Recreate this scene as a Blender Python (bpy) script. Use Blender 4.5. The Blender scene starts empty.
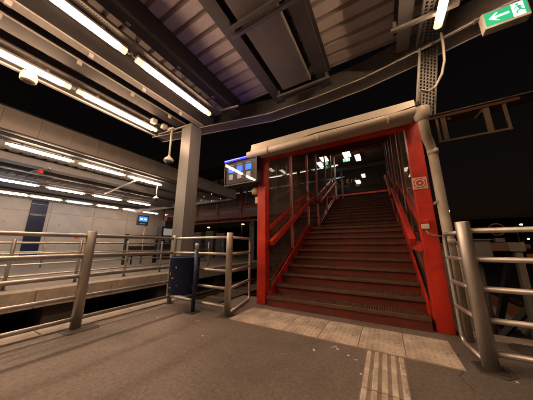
import bpy, bmesh, math, random
from mathutils import Vector, Matrix
random.seed(7)
R = math.radians
scene = bpy.context.scene
C = scene.collection

# ------------------------------------------------------------------ camera, night sky, exposure
cam_d = bpy.data.cameras.new('camera'); cam = bpy.data.objects.new('camera', cam_d); C.objects.link(cam)
cam_d.sensor_width = 36.0; cam_d.lens = 205.0 / 533.0 * 36.0
cam_d.clip_start = 0.02; cam_d.clip_end = 2000
cam.location = (0, 0, 1.0)
cam.rotation_euler = (R(90 + 12.4), 0, R(29.4))
scene.camera = cam

world = bpy.data.worlds.new('World'); scene.world = world; world.use_nodes = True
wn = world.node_tree.nodes; wl = world.node_tree.links
bg = wn['Background']
sky = wn.new('ShaderNodeTexSky'); sky.sky_type = 'NISHITA'; sky.sun_disc = False
sky.sun_elevation = R(4); sky.sun_rotation = R(200); sky.dust_density = 4.0
tint = wn.new('ShaderNodeMix'); tint.data_type = 'RGBA'; tint.blend_type = 'MULTIPLY'; tint.inputs[0].default_value = 1.0
tint.inputs[7].default_value = (1.0, 0.50, 0.42, 1)
wl.new(sky.outputs[0], tint.inputs[6]); wl.new(tint.outputs[2], bg.inputs[0])
bg.inputs[1].default_value = 0.0032          # night: sky glow only

vs = scene.view_settings
vs.view_transform = 'Standard'; vs.look = 'None'; vs.gamma = 1.0; vs.exposure = 0.22; vs.use_curve_mapping = False
scene.cycles.use_denoising = True
scene.cycles.max_bounces = 6; scene.cycles.diffuse_bounces = 4; scene.cycles.glossy_bounces = 4
scene.cycles.transparent_max_bounces = 12; scene.cycles.transmission_bounces = 6
scene.cycles.sample_clamp_indirect = 6.0
scene.cycles.use_light_tree = True

# ------------------------------------------------------------------ materials
MATS = {}
def _new(name):
    m = bpy.data.materials.new(name); m.use_nodes = True
    return m, m.node_tree.nodes, m.node_tree.links, m.node_tree.nodes['Principled BSDF']

def surf(name, col, col2=None, scale=6.0, rough=0.6, rough2=None, metal=0.0, bump=0.0, bscale=60.0, spec=0.5,
         spots=None, spot_scale=9.0, spot_lo=0.6, stretch=(1, 1, 1), detail=6.0, macro=0.0, mscale=0.9):
    m, n, l, b = _new(name)
    tc = n.new('ShaderNodeTexCoord'); mp = n.new('ShaderNodeMapping'); mp.inputs['Scale'].default_value = stretch
    l.new(tc.outputs['Object'], mp.inputs[0])
    b.inputs['Metallic'].default_value = metal
    b.inputs['Specular IOR Level'].default_value = spec
    nz = n.new('ShaderNodeTexNoise'); nz.inputs['Scale'].default_value = scale; nz.inputs['Detail'].default_value = detail
    nz.inputs['Roughness'].default_value = 0.65
    l.new(mp.outputs[0], nz.inputs['Vector'])
    rp = n.new('ShaderNodeValToRGB'); rp.color_ramp.elements[0].position = 0.32; rp.color_ramp.elements[1].position = 0.7
    col2 = col2 or tuple(c * 0.7 for c in col)
    rp.color_ramp.elements[0].color = (*col2, 1); rp.color_ramp.elements[1].color = (*col, 1)
    l.new(nz.outputs['Fac'], rp.inputs[0])
    out = rp.outputs[0]
    if spots:
        n2 = n.new('ShaderNodeTexNoise'); n2.inputs['Scale'].default_value = spot_scale; n2.inputs['Detail'].default_value = 8
        n2.inputs['Roughness'].default_value = 0.75
        l.new(mp.outputs[0], n2.inputs['Vector'])
        r2 = n.new('ShaderNodeValToRGB'); r2.color_ramp.elements[0].position = spot_lo; r2.color_ramp.elements[1].position = spot_lo + 0.07
        l.new(n2.outputs['Fac'], r2.inputs[0])
        mx = n.new('ShaderNodeMix'); mx.data_type = 'RGBA'
        l.new(r2.outputs[0], mx.inputs[0]); l.new(out, mx.inputs[6]); mx.inputs[7].default_value = (*spots, 1)
        out = mx.outputs[2]
    if macro:          # broad uneven soiling
        n3 = n.new('ShaderNodeTexNoise'); n3.inputs['Scale'].default_value = mscale; n3.inputs['Detail'].default_value = 7
        n3.inputs['Roughness'].default_value = 0.7; n3.inputs['Distortion'].default_value = 0.6
        l.new(tc.outputs['Object'], n3.inputs['Vector'])
        r3 = n.new('ShaderNodeMapRange'); r3.inputs[1].default_value = 0.35; r3.inputs[2].default_value = 0.65
        r3.inputs[3].default_value = 1 - macro; r3.inputs[4].default_value = 1 + macro * 0.45
        l.new(n3.outputs['Fac'], r3.inputs[0])
        hs = n.new('ShaderNodeHueSaturation'); l.new(r3.outputs[0], hs.inputs['Value']); l.new(out, hs.inputs['Color'])
        out = hs.outputs[0]
    l.new(out, b.inputs['Base Color'])
    if rough2 is not None:
        rr = n.new('ShaderNodeMapRange'); rr.inputs[3].default_value = rough; rr.inputs[4].default_value = rough2
        l.new(nz.outputs['Fac'], rr.inputs[0]); l.new(rr.outputs[0], b.inputs['Roughness'])
    else:
        b.inputs['Roughness'].default_value = rough
    if bump:
        nb = n.new('ShaderNodeTexNoise'); nb.inputs['Scale'].default_value = bscale; nb.inputs['Detail'].default_value = 4
        l.new(tc.outputs['Object'], nb.inputs['Vector'])
        bp = n.new('ShaderNodeBump'); bp.inputs['Strength'].default_value = bump; bp.inputs['Distance'].default_value = 0.01
        l.new(nb.outputs['Fac'], bp.inputs['Height']); l.new(bp.outputs[0], b.inputs['Normal'])
    MATS[name] = m
    return m

def emit(name, col, strength, base=(0.6, 0.6, 0.6)):
    m, n, l, b = _new(name)
    b.inputs['Base Color'].default_value = (*base, 1); b.inputs['Roughness'].default_value = 0.4
    b.inputs['Emission Color'].default_value = (*col, 1); b.inputs['Emission Strength'].default_value = strength
    MATS[name] = m
    return m

def emit_tube(name, col, strength):
    emit(name, col, strength * 1.9)
    emit(name + '_body', col, strength * 0.25)

def glass(name, tintc=(0.72, 0.74, 0.74), dust=0.05, rough=0.02):
    m = bpy.data.materials.new(name); m.use_nodes = True
    n, l = m.node_tree.nodes, m.node_tree.links
    n.remove(n['Principled BSDF']); out = n['Material Output']
    tr = n.new('ShaderNodeBsdfTransparent'); tr.inputs[0].default_value = (*tintc, 1)
    gl = n.new('ShaderNodeBsdfGlossy'); gl.inputs['Roughness'].default_value = rough
    lw = n.new('ShaderNodeLayerWeight'); lw.inputs[0].default_value = 0.5
    pw = n.new('ShaderNodeMath'); pw.operation = 'POWER'; pw.inputs[1].default_value = 4.0; l.new(lw.outputs['Facing'], pw.inputs[0])
    fr = n.new('ShaderNodeMath'); fr.operation = 'MULTIPLY_ADD'; fr.inputs[1].default_value = 0.9; fr.inputs[2].default_value = 0.06; l.new(pw.outputs[0], fr.inputs[0])
    mx = n.new('ShaderNodeMixShader'); l.new(fr.outputs[0], mx.inputs[0]); l.new(tr.outputs[0], mx.inputs[1]); l.new(gl.outputs[0], mx.inputs[2])
    df = n.new('ShaderNodeBsdfDiffuse'); df.inputs[0].default_value = (0.45, 0.38, 0.3, 1)
    tc = n.new('ShaderNodeTexCoord'); nz = n.new('ShaderNodeTexNoise'); nz.inputs['Scale'].default_value = 3.5; nz.inputs['Detail'].default_value = 8
    l.new(tc.outputs['Object'], nz.inputs['Vector'])
    mr = n.new('ShaderNodeMapRange'); mr.inputs[1].default_value = 0.3; mr.inputs[2].default_value = 0.8
    mr.inputs[3].default_value = dust * 0.3; mr.inputs[4].default_value = dust * 1.8
    l.new(nz.outputs['Fac'], mr.inputs[0])
    m2 = n.new('ShaderNodeMixShader'); l.new(mr.outputs[0], m2.inputs[0]); l.new(mx.outputs[0], m2.inputs[1]); l.new(df.outputs[0], m2.inputs[2])
    l.new(m2.outputs[0], out.inputs[0])
    MATS[name] = m
    return m

surf('asphalt', (0.185, 0.162, 0.145), (0.105, 0.09, 0.08), scale=34, detail=9, rough=0.85, rough2=0.65, bump=0.9, bscale=120,
     spots=(0.30, 0.27, 0.24), spot_scale=70, spot_lo=0.61, macro=0.30, mscale=0.9)
surf('kerb', (0.36, 0.32, 0.28), (0.22, 0.19, 0.165), scale=5, rough=0.8, bump=0.3, bscale=90)
surf('concrete', (0.34, 0.31, 0.28), (0.19, 0.17, 0.15), scale=2.5, rough=0.85, bump=0.3, bscale=50, spots=(0.14, 0.12, 0.1), spot_scale=4, spot_lo=0.62)
surf('wall_concrete', (0.47, 0.44, 0.41), (0.37, 0.345, 0.32), scale=0.7, rough=0.7, bump=0.1, bscale=30, spots=(0.33, 0.305, 0.28), spot_scale=2.5, spot_lo=0.66)
surf('fascia_metal', (0.46, 0.43, 0.42), (0.36, 0.34, 0.33), scale=1.8, rough=0.55, bump=0.05)
surf('tile', (0.58, 0.53, 0.465), (0.34, 0.30, 0.255), scale=4.5, rough=0.75, bump=0.25, bscale=110, spots=(0.19, 0.15, 0.115), spot_scale=10, spot_lo=0.585, macro=0.3, mscale=2.2)
surf('tile_groove', (0.25, 0.21, 0.175), (0.15, 0.125, 0.1), scale=9, rough=0.85, bump=0.3, bscale=110)
surf('red_paint', (0.56, 0.034, 0.018), (0.42, 0.024, 0.013), scale=2.2, rough=0.36, rough2=0.55, bump=0.05, bscale=40, spec=0.4,
     spots=(0.15, 0.03, 0.02), spot_scale=15, spot_lo=0.62, stretch=(1, 1, .45), macro=0.35, mscale=2.4)
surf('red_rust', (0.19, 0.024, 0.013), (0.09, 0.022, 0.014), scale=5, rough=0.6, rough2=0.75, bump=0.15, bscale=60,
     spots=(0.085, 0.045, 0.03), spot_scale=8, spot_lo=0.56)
surf('tread_steel', (0.17, 0.095, 0.066), (0.09, 0.045, 0.03), scale=7, rough=0.5, metal=0.35, bump=0.15, bscale=90, spots=(0.1, 0.05, 0.03), spot_scale=6, spot_lo=0.58)
surf('steel', (0.59, 0.575, 0.54), (0.46, 0.44, 0.41), scale=9, rough=0.40, rough2=0.55, metal=0.9, bump=0.02, bscale=200, stretch=(1, 1, 0.2),
     spots=(0.3, 0.25, 0.2), spot_scale=22, spot_lo=0.70)
surf('galvanised', (0.42, 0.41, 0.40), (0.30, 0.29, 0.285), scale=14, rough=0.5, metal=0.5, bump=0.03, spots=(0.5, 0.49, 0.47), spot_scale=30, spot_lo=0.63)
surf('column_paint', (0.195, 0.205, 0.22), (0.15, 0.155, 0.165), scale=1.3, rough=0.45, bump=0.03, stretch=(2, 2, .3), spots=(0.27, 0.24, 0.21), spot_scale=6, spot_lo=0.68)
surf('beam_grey', (0.085, 0.083, 0.087), (0.06, 0.058, 0.06), scale=2.5, rough=0.6, bump=0.05, spots=(0.09, 0.075, 0.07), spot_scale=7, spot_lo=0.66)
surf('beam_mid', (0.20, 0.19, 0.195), (0.15, 0.142, 0.145), scale=2.5, rough=0.6, bump=0.05)
surf('beam_dark', (0.052, 0.05, 0.053), (0.036, 0.034, 0.036), scale=3, rough=0.6, bump=0.05)
surf('deck_sheet', (0.60, 0.55, 0.55), (0.46, 0.41, 0.40), scale=2.2, rough=0.6, bump=0.06, spots=(0.2, 0.165, 0.15), spot_scale=5, spot_lo=0.62)
surf('tray_steel', (0.17, 0.165, 0.16), (0.12, 0.112, 0.108), scale=12, rough=0.5, metal=0.4)
surf('tray_dark', (0.10, 0.098, 0.096), (0.065, 0.062, 0.06), scale=12, rough=0.5, metal=0.3)
surf('strip_white', (0.46, 0.44, 0.43), (0.36, 0.34, 0.33), scale=8, rough=0.5)
surf('cream', (0.52, 0.485, 0.41), (0.36, 0.325, 0.265), scale=3, rough=0.5, bump=0.05, spots=(0.24, 0.2, 0.145), spot_scale=6, spot_lo=0.60)
surf('cream_sheet', (0.58, 0.56, 0.51), (0.44, 0.41, 0.37), scale=2, rough=0.45, metal=0.2, bump=0.04, spots=(0.3, 0.26, 0.2), spot_scale=6, spot_lo=0.66)
surf('bin_blue', (0.014, 0.028, 0.10), (0.008, 0.017, 0.06), scale=5, rough=0.45, rough2=0.65, bump=0.15, bscale=25, spec=0.3,
     spots=(0.16, 0.155, 0.16), spot_scale=9, spot_lo=0.625)
surf('post_blue', (0.015, 0.026, 0.085), (0.010, 0.018, 0.06), scale=6, rough=0.45)
surf('peeled', (0.30, 0.29, 0.28), (0.10, 0.10, 0.12), scale=30, rough=0.7)
surf('black_plastic', (0.02, 0.02, 0.022), scale=6, rough=0.4)
surf('dark_case', (0.035, 0.036, 0.055), scale=6, rough=0.4)
surf('white_plastic', (0.7, 0.68, 0.64), scale=6, rough=0.4)
surf('beige_plastic', (0.62, 0.52, 0.38), (0.5, 0.42, 0.31), scale=6, rough=0.5)
surf('blue_door', (0.012, 0.018, 0.055), (0.009, 0.013, 0.04), scale=1.5, rough=0.35, spec=0.25)
surf('ballast', (0.07, 0.06, 0.05), (0.025, 0.021, 0.018), scale=18, rough=0.95, bump=1.0, bscale=28, spots=(0.16, 0.14, 0.12), spot_scale=30, spot_lo=0.6)
surf('rail_rust', (0.12, 0.07, 0.045), (0.07, 0.04, 0.028), scale=10, rough=0.6, metal=0.3)
surf('timber', (0.11, 0.085, 0.06), (0.06, 0.045, 0.033), scale=6, rough=0.85, stretch=(0.3, 3, 3), bump=0.2, bscale=40)
surf('dark_soffit', (0.07, 0.045, 0.038), (0.05, 0.032, 0.027), scale=3, rough=0.7)
surf('brown_soffit', (0.26, 0.155, 0.105), (0.18, 0.105, 0.07), scale=3, rough=0.6)
surf('pale_wood', (0.34, 0.26, 0.2), (0.24, 0.18, 0.14), scale=5, rough=0.7)
surf('weathered_white', (0.36, 0.345, 0.32), (0.2, 0.19, 0.17), scale=6, rough=0.7, spots=(0.16, 0.12, 0.09), spot_scale=9, spot_lo=0.6)
surf('orange_lit_ground', (0.36, 0.15, 0.045), (0.2, 0.08, 0.03), scale=7, rough=0.7)  # orange lamplight on trackside ground, put into the base colour
surf('sign_red', (0.55, 0.035, 0.025), scale=5, rough=0.35)
surf('sign_white', (0.75, 0.70, 0.62), scale=5, rough=0.35)
surf('dark_building', (0.05, 0.045, 0.043), scale=2, rough=0.8)
surf('orange_tag', (0.6, 0.16, 0.05), scale=5, rough=0.5)
surf('rubber', (0.03, 0.028, 0.026), scale=9, rough=0.8)
LAMP = 86.0
emit_tube('tube_warm', (1.0, 0.61, 0.36), LAMP)
emit_tube('tube_far', (1.0, 0.72, 0.52), LAMP * 0.8)
emit_tube('tube_front', (1.0, 0.70, 0.47), LAMP * 2.1)
emit_tube('tube_right', (1.0, 0.62, 0.36), 76.0)
emit_tube('tube_stair_fill', (1.0, 0.66, 0.42), 45.0)  # for the added lamp hidden behind the stair header
emit_tube('tube_bridge', (1.0, 0.86, 0.68), 7.0)
emit_tube('tube_bridge_cool', (0.75, 0.9, 1.0), 7.0)
emit('cap_glow', (1.0, 0.66, 0.40), 1.3, (0.6, 0.5, 0.4))
emit_tube('tube_cool', (0.82, 0.92, 1.0), LAMP * 0.5)
emit('panel_white', (1.0, 0.80, 0.58), 22.0)
emit('blue_light', (0.001, 0.008, 1.0), 22.0)
emit('tile_blue', (0.004, 0.10, 1.0), 2.6, (0.01, 0.05, 0.3))
emit('tile_grey', (0.62, 0.62, 0.75), 0.25, (0.4, 0.4, 0.45))
emit('exit_green', (0.02, 0.36, 0.17), 0.95, (0.02, 0.3, 0.15))
emit('exit_white', (0.88, 0.95, 0.88), 0.95, (0.8, 0.85, 0.8))
emit('street_orange', (1.0, 0.42, 0.10), 30.0)
emit('street_white', (0.8, 0.85, 1.0), 25.0)
emit('screen_blue', (0.02, 0.16, 1.0), 2.2, (0.02, 0.05, 0.3))
emit('spot_white', (1.0, 0.9, 0.8), 0.35)
emit('screen_white', (0.9, 0.95, 1.0), 2.0)
emit('neon_orange', (1.0, 0.42, 0.08), 0.45)
emit('ticket_light', (0.9, 0.95, 1.0), 0.12)
emit('red_led', (1.0, 0.05, 0.03), 3.0)
glass('glass', (0.74, 0.76, 0.76), 0.09)
glass('glass_back', (0.5, 0.52, 0.55), 0.03)
glass('glass_display', (0.92, 0.93, 0.95), 0.004, 0.012)

# ------------------------------------------------------------------ mesh helpers
class MB:
    def __init__(s): s.v = []; s.f = []; s.sm = []
    def box(s, x0, x1, y0, y1, z0, z1):
        i = len(s.v)
        s.v += [(x0, y0, z0), (x1, y0, z0), (x1, y1, z0), (x0, y1, z0), (x0, y0, z1), (x1, y0, z1), (x1, y1, z1), (x0, y1, z1)]
        for q in ((3, 2, 1, 0), (4, 5, 6, 7), (0, 1, 5, 4), (1, 2, 6, 5), (2, 3, 7, 6), (3, 0, 4, 7)):
            s.f.append(tuple(i + k for k in q)); s.sm.append(False)
        return s
    def prism(s, poly, d):          # poly: 3-D points (planar), d: extrusion vector
        i = len(s.v); n = len(poly); d = Vector(d)
        s.v += [tuple(p) for p in poly] + [tuple(Vector(p) + d) for p in poly]
        s.f.append(tuple(range(i + n - 1, i - 1, -1))); s.f.append(tuple(range(i + n, i + 2 * n))); s.sm += [False, False]
        for k in range(n):
            s.f.append((i + k, i + (k + 1) % n, i + n + (k + 1) % n, i + n + k)); s.sm.append(False)
        return s
    def bar(s, a, b, w, h, up=(0, 0, 1)):      # rectangular bar from a to b
        a, b = Vector(a), Vector(b); t = (b - a).normalized()
        sd = t.cross(Vector(up))
        if sd.length < 1e-4: sd = t.cross(Vector((0, 1, 0)))
        sd.normalize(); u = sd.cross(t).normalized()
        sd *= w / 2; u *= h / 2
        return s.prism([a - sd - u, a + sd - u, a + sd + u, a - sd + u], b - a)
    def tube(s, pts, r, n=12, cap=True):
        pts = [Vector(p) for p in pts]; i0 = len(s.v); prev = None
        rr = r if isinstance(r, (list, tuple)) else [r] * len(pts)
        for k, p in enumerate(pts):
            if k == 0: t = pts[1] - p
            elif k == len(pts) - 1: t = p - pts[-2]
            else: t = (pts[k + 1] - p).normalized() + (p - pts[k - 1]).normalized()
            t.normalize()
            if prev is None:
                a = Vector((0, 0, 1)) if abs(t.z) < 0.9 else Vector((1, 0, 0))
                x = t.cross(a).normalized()
            else:
                x = (prev - t * prev.dot(t)).normalized()
            prev = x; y = t.cross(x)
            for j in range(n):
                w = 2 * math.pi * j / n
                s.v.append(tuple(p + (x * math.cos(w) + y * math.sin(w)) * rr[k]))
        for k in range(len(pts) - 1):
            for j in range(n):
                a = i0 + k * n + j; b = i0 + k * n + (j + 1) % n
                s.f.append((a, b, b + n, a + n)); s.sm.append(True)
        if cap:
            s.f.append(tuple(range(i0 + n - 1, i0 - 1, -1))); s.sm.append(False)
            e = i0 + (len(pts) - 1) * n
            s.f.append(tuple(range(e, e + n))); s.sm.append(False)
        return s
    def lathe(s, c, prof, n=24):               # prof: (r, z) pairs, about vertical axis through c
        i0 = len(s.v); c = Vector(c)
        for r, z in prof:
            for j in range(n):
                w = 2 * math.pi * j / n
                s.v.append((c.x + r * math.cos(w), c.y + r * math.sin(w), c.z + z))
        for k in range(len(prof) - 1):
            for j in range(n):
                a = i0 + k * n + j; b = i0 + k * n + (j + 1) % n
                s.f.append((a, b, b + n, a + n)); s.sm.append(True)
        s.f.append(tuple(range(i0 + n - 1, i0 - 1, -1))); s.sm.append(False)
        e = i0 + (len(prof) - 1) * n
        s.f.append(tuple(range(e, e + n))); s.sm.append(False)
        return s
    def mesh(s, name, mat):
        me = bpy.data.meshes.new(name); me.from_pydata(s.v, [], s.f)
        me.polygons.foreach_set('use_smooth', s.sm)
        bm = bmesh.new(); bm.from_mesh(me); bmesh.ops.recalc_face_normals(bm, faces=bm.faces); bm.to_mesh(me); bm.free()
        me.materials.append(MATS[mat]); me.update()
        return me

def tag(o, label=None, cat=None, group=None, kind=None):
    if label: o['label'] = label
    if cat: o['category'] = cat
    if group: o['group'] = group
    if kind: o['kind'] = kind
    return o

def thing(name, label, cat, loc=(0, 0, 0), group=None):
    o = bpy.data.objects.new(name, None); C.objects.link(o); o.location = loc; o.empty_display_size = 0.2
    return tag(o, label, cat, group)

def put(name, mb, mat, parent=None, bevel=0.0, at=None, label=None):
    """One mesh object. Mesh coordinates are world coordinates (at None) or local to `at`."""
    me = mb if isinstance(mb, bpy.types.Mesh) else mb.mesh(name, mat)
    o = bpy.data.objects.new(name, me); C.objects.link(o)
    if parent:
        o.parent = parent
        off = Vector((0, 0, 0)); p = parent
        while p: off += Vector(p.location); p = p.parent
        o.location = (Vector(at) if at is not None else Vector((0, 0, 0))) - off
    elif at is not None: o.location = at
    if bevel:
        md = o.modifiers.new('bevel', 'BEVEL'); md.width = bevel; md.segments = 2; md.limit_method = 'ANGLE'; md.angle_limit = R(40)
    if label: o['label'] = label
    return o

def B(x0, x1, y0, y1, z0, z1): return MB().box(x0, x1, y0, y1, z0, z1)
def T(pts, r, n=12): return MB().tube(pts, r, n)

def copy_tree(o, parent=None):
    c = o.copy(); C.objects.link(c); c.parent = parent
    for ch in list(o.children): copy_tree(ch, c)
    return c

def arc(c, u, v, r, a0, a1, n=6):
    c, u, v = Vector(c), Vector(u), Vector(v)
    return [c + u * r * math.cos(R(a0 + (a1 - a0) * k / n)) + v * r * math.sin(R(a0 + (a1 - a0) * k / n)) for k in range(n + 1)]

# ================================================================== GROUND AND PLATFORMS
g = put('ground', MB().prism([(-300, -200, -1.3), (300, -200, -1.3), (300, 400, -1.3), (-300, 400, -1.3)], (0, 0, 0.35)), 'ballast'); tag(g, kind='structure')

plat = put('platform', MB().prism([(-3.46, -10, -0.95), (7, -10, -0.95), (7, 3.33, -0.95), (0.63, 3.33, -0.95), (0.63, 3.7, -0.95), (-2.62, 3.7, -0.95), (-2.62, 3.0, -0.95), (-3.46, 3.0, -0.95)], (0, 0, 0.95)), 'asphalt')
tag(plat, 'brown-grey asphalt platform in front of the stairs', kind='structure')
kerb = B(-0.15, 0.15, -0.496, 0.496, -0.45, 0.018).mesh('kerb_stone', 'kerb')
for k in range(12):
    put('kerb_stone', kerb, None, plat, 0.012, (-3.61, 2.5 - k * 1.0, 0))
put('kerb_wall', B(-3.72, -3.47, -10, 2.99, -0.95, -0.46), 'concrete', plat)
for k in range(7):
    put('kerb_stone', B(-0.496, 0.496, -0.1, 0.1, -0.3, 0.012).mesh('kerb_stone', 'kerb') if k == 0 else bpy.data.objects['_ek'].data, 'kerb', plat, 0.01, (1.13 + k, 3.44, 0))
    if k == 0: C.objects[-1].name = '_ek'
bpy.data.objects['_ek'].name = 'kerb_stone'

# tactile paving in front of the stairs: six slabs with small studs
tact = B(-1.985, 0.475, 2.455, 3.085, -0.02, 0.002)
tp = put('tactile_paving', tact, 'tile_groove'); tag(tp, 'cream slab strip with studs across the foot of the stairs', kind='structure')
tm = MB(); W = 0.4
tm.box(-0.2005, 0.2005, -0.3, 0.3, 0.003, 0.010)
for i in range(8):
    for j in range(12):
        x = -0.175 + i * 0.05; y = -0.275 + j * 0.05
        tm.prism([(x - .011, y - .011, .010), (x + .011, y - .011, .010), (x + .011, y + .011, .010), (x - .011, y + .011, .010)], (0, 0, 0.0045))
tmesh = tm.mesh('paving_slab', 'tile')
for k in range(6):
    o = put('paving_slab', tmesh, None, tp, 0, (-1.985 + 0.205 + k * 0.41, 2.77, random.uniform(-.0015, .001)))
    o.rotation_euler.z = R(random.uniform(-.35, .35))
gs = put('guidance_strip', B(-0.262, 0.056, -6, 2.44, -0.02, 0.001), 'tile_groove'); tag(gs, 'ribbed cream guidance strip leading to the stairs', kind='structure')
gm = MB(); gm.box(-0.152, 0.152, -0.148, 0.148, 0.002, 0.006)
ribmesh = MB()
for i in range(5):
    x = -0.128 + i * 0.064
    ribmesh.prism([(x - .021, -.147, .006), (x + .021, -.147, .006), (x + .015, -.147, .0115), (x - .015, -.147, .0115)], (0, .294, 0))
gme = gm.mesh('strip_slab', 'tile_groove'); rme = ribmesh.mesh('rib', 'tile')
for k in range(14):
    s = put('strip_slab', gme, None, gs, 0, (-0.103, 2.285 - k * 0.302, random.uniform(-.001, .001)))
    put('rib', rme, None, s, 0, (-0.103, 2.285 - k * 0.302, s.location.z + 0))

surf('asphalt_patch', (0.085, 0.075, 0.068), (0.05, 0.044, 0.04), scale=30, rough=0.9, bump=0.9, bscale=120)
for poly in ([(-3.27, 1.14), (-3.22, 1.16), (-3.20, 1.44), (-3.27, 1.48), (-3.44, 1.47), (-3.45, 1.13)], [(.56, 2.50), (.70, 2.46), (.80, 2.55), (.79, 2.70), (.66, 2.75), (.55, 2.68)], [(-2.2, 2.42), (-1.98, 2.45), (-2.0, 2.66), (-2.2, 2.68)]):
    put('asphalt_patch', MB().prism([(x, y, .0005) for x, y in poly], (0, 0, .0035)), 'asphalt_patch', plat)
put('drain_cover', MB().lathe((1.12, 3.22, 0.001), [(.14, 0), (.14, .006), (.12, .008)], 20), 'asphalt_patch', plat)
# hairline cracks filled with dark bitumen
for pts in ([(.50, 2.80), (.42, 2.62), (.47, 2.50), (.40, 2.36), (.44, 2.2)],):
    m = MB()
    for (a, b), (c, d) in zip(pts, pts[1:]): m.bar((a, b, .0012), (c, d, .0012), .008, .002)
    put('crack_seal', m, 'asphalt_patch', plat)
# litter chips lying on the asphalt
lt = MB()
for (x, y) in [(-.52, 2.37), (-.5, 2.33), (-.545, 2.35), (-.42, 2.25), (-.33, 2.22), (-.31, 2.20), (-.28, 2.02), (.72, 2.62), (.68, 2.72), (.74, 2.48), (-2.3, 2.2), (-1.9, 1.9), (-.7, 2.2), (-2.9, 2.0)]:
    for q in range(random.choice((1, 2))):
        a = random.uniform(0, 6.3); r = random.uniform(.006, .014); xx = x + random.uniform(-.02, .02); yy = y + random.uniform(-.02, .02)
        lt.prism([(xx + r * math.cos(a + k * 1.25) * random.uniform(.6, 1.2), yy + r * math.sin(a + k * 1.25) * random.uniform(.6, 1.2), .001) for k in range(5)], (0, 0, .004))
tag(put('litter', lt, 'sign_white'), 'tiny pale paper scraps scattered on the asphalt', 'litter', kind='stuff')

# opposite platform
p2 = put('opposite_platform', MB().prism([(-24.0, -20, -.95), (-8.9, -20, -.95), (-8.9, -20, -.34), (-7.29, -20, -.34), (-7.29, -20, 0), (-24.0, -20, 0)], (0, 80, 0)), 'asphalt'); tag(p2, kind='structure')
km = B(-0.22, 0.22, -0.745, 0.745, -0.36, 0.02).mesh('edge_stone', 'kerb')
fm = B(-0.5, 0.5, -0.3, 0.3, -0.94, -0.345).mesh('pier', 'concrete')
for k in range(26):
    put('edge_stone', km, None, p2, 0.012, (-7.06, -5 + k * 1.5, 0)); 
    if k % 2 == 0: put('pier', fm, None, p2, 0.01, (-8.0, -3.6 + k * 1.5, 0))

# tracks
def track(xc, y0, y1, what):
    t = put('track_bed', MB().prism([(xc - 1.5, y0, -0.95), (xc - 1.15, y0, -0.86), (xc + 1.15, y0, -0.86), (xc + 1.5, y0, -0.95)], (0, y1 - y0, 0)), 'ballast'); tag(t, what, kind='structure')
    for s in (-.72, .72):
        x = xc + s
        put('rail', MB().prism([(x - .07, y0, -.82), (x + .07, y0, -.82), (x + .07, y0, -.80), (x + .012, y0, -.79), (x + .012, y0, -.71), (x + .036, y0, -.70), (x + .036, y0, -.67), (x - .036, y0, -.67), (x - .036, y0, -.70), (x - .012, y0, -.71), (x - .012, y0, -.79), (x - .07, y0, -.80)], (0, y1 - y0, 0)), 'rail_rust', t)
    sm = B(-1.25, 1.25, -.12, .12, -.9, -.825).mesh('sleeper', 'timber')
    for k in range(int(min(y1 - y0, 26) / 0.65)):
        put('sleeper', sm, None, t, 0, (xc, y0 + .3 + k * .65, 0))
track(-5.25, -6, 80, 'dark railway track between the two platforms')
track(2.6, 5.6, 80, 'unlit railway track behind the buffer stop')

# ================================================================== NEAR CANOPY
EDGE = [(-5.42, 3.36), (-4.17, 3.62), (-2.06, 4.04), (-.87, 4.04), (0, 3.98), (.76, 3.82), (1.58, 3.61), (2.4, 3.42), (3.6, 3.15)]
def edge_y(x):
    for (xa, ya), (xb, yb) in zip(EDGE, EDGE[1:]):
        if xa <= x <= xb: return ya + (yb - ya) * (x - xa) / (xb - xa)
    return EDGE[-1][1]
cy = thing('platform_canopy', 'grey steel canopy with ribbed deck over the near platform', 'canopy', (0, 0, 4.0))
ZD = 4.5; PITCH = 0.245
def deck_mesh(x0, x1, z, pitch):
    h = 0.10
    prof = [(0, 0), (pitch * .70, 0), (pitch * .77, h), (pitch * .93, h), (pitch, 0.002), (pitch, 0.012), (pitch * .945, h + .01), (pitch * .755, h + .01), (pitch * .69, .01), (0, .01)]
    return MB().prism([(x0, y, z + dz) for y, dz in prof], (x1 - x0, 0, 0)).mesh('deck_panel', 'deck_sheet')
dm = deck_mesh(-5.36, 3.4, 0, PITCH)
for k in range(34):
    y = 3.42 - k * PITCH
    if y > 3.0:
        x0 = -5.36
        while edge_y(x0) < y + PITCH + .03: x0 += 0.05
        x1 = 3.4
        while edge_y(x1) < y + PITCH + .03: x1 -= 0.05
        put('deck_panel', deck_mesh(x0, x1, 0, PITCH), None, cy, 0, (0, y, ZD))
    else:
        put('deck_panel', dm, None, cy, 0, (0, y, ZD))
def ibeam(name, x0, x1, z0, z1, y0, y1, mat, parent, tf=.022):
    xc = (x0 + x1) / 2; tw = .012
    p = [(x0, z0), (x1, z0), (x1, z0 + tf), (xc + tw, z0 + tf), (xc + tw, z1 - tf), (x1, z1 - tf), (x1, z1), (x0, z1), (x0, z1 - tf), (xc - tw, z1 - tf), (xc - tw, z0 + tf), (x0, z0 + tf)]
    return put(name, MB().prism([(x, y0, z) for x, z in p], (0, y1 - y0, 0)), mat, parent)
YB = -5.0
put('roof_beam', B(-2.90, -2.745, YB, edge_y(-2.8) - .33, 4.10, 4.495), 'beam_grey', cy, .004)
put('beam_foot', B(-2.925, -2.74, YB, edge_y(-2.8) - .335, 4.085, 4.099), 'beam_grey', cy)
ibeam('roof_beam', -1.80, -1.60, 4.14, 4.495, YB, edge_y(-1.7) - .34, 'beam_grey', cy)
ibeam('roof_beam', -0.80, -0.58, 4.12, 4.495, YB, edge_y(-.7) - .34, 'beam_grey', cy)
ibeam('roof_beam', 0.50, 0.68, 4.12, 4.495, YB, edge_y(.6) - .34, 'beam_grey', cy)
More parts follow.
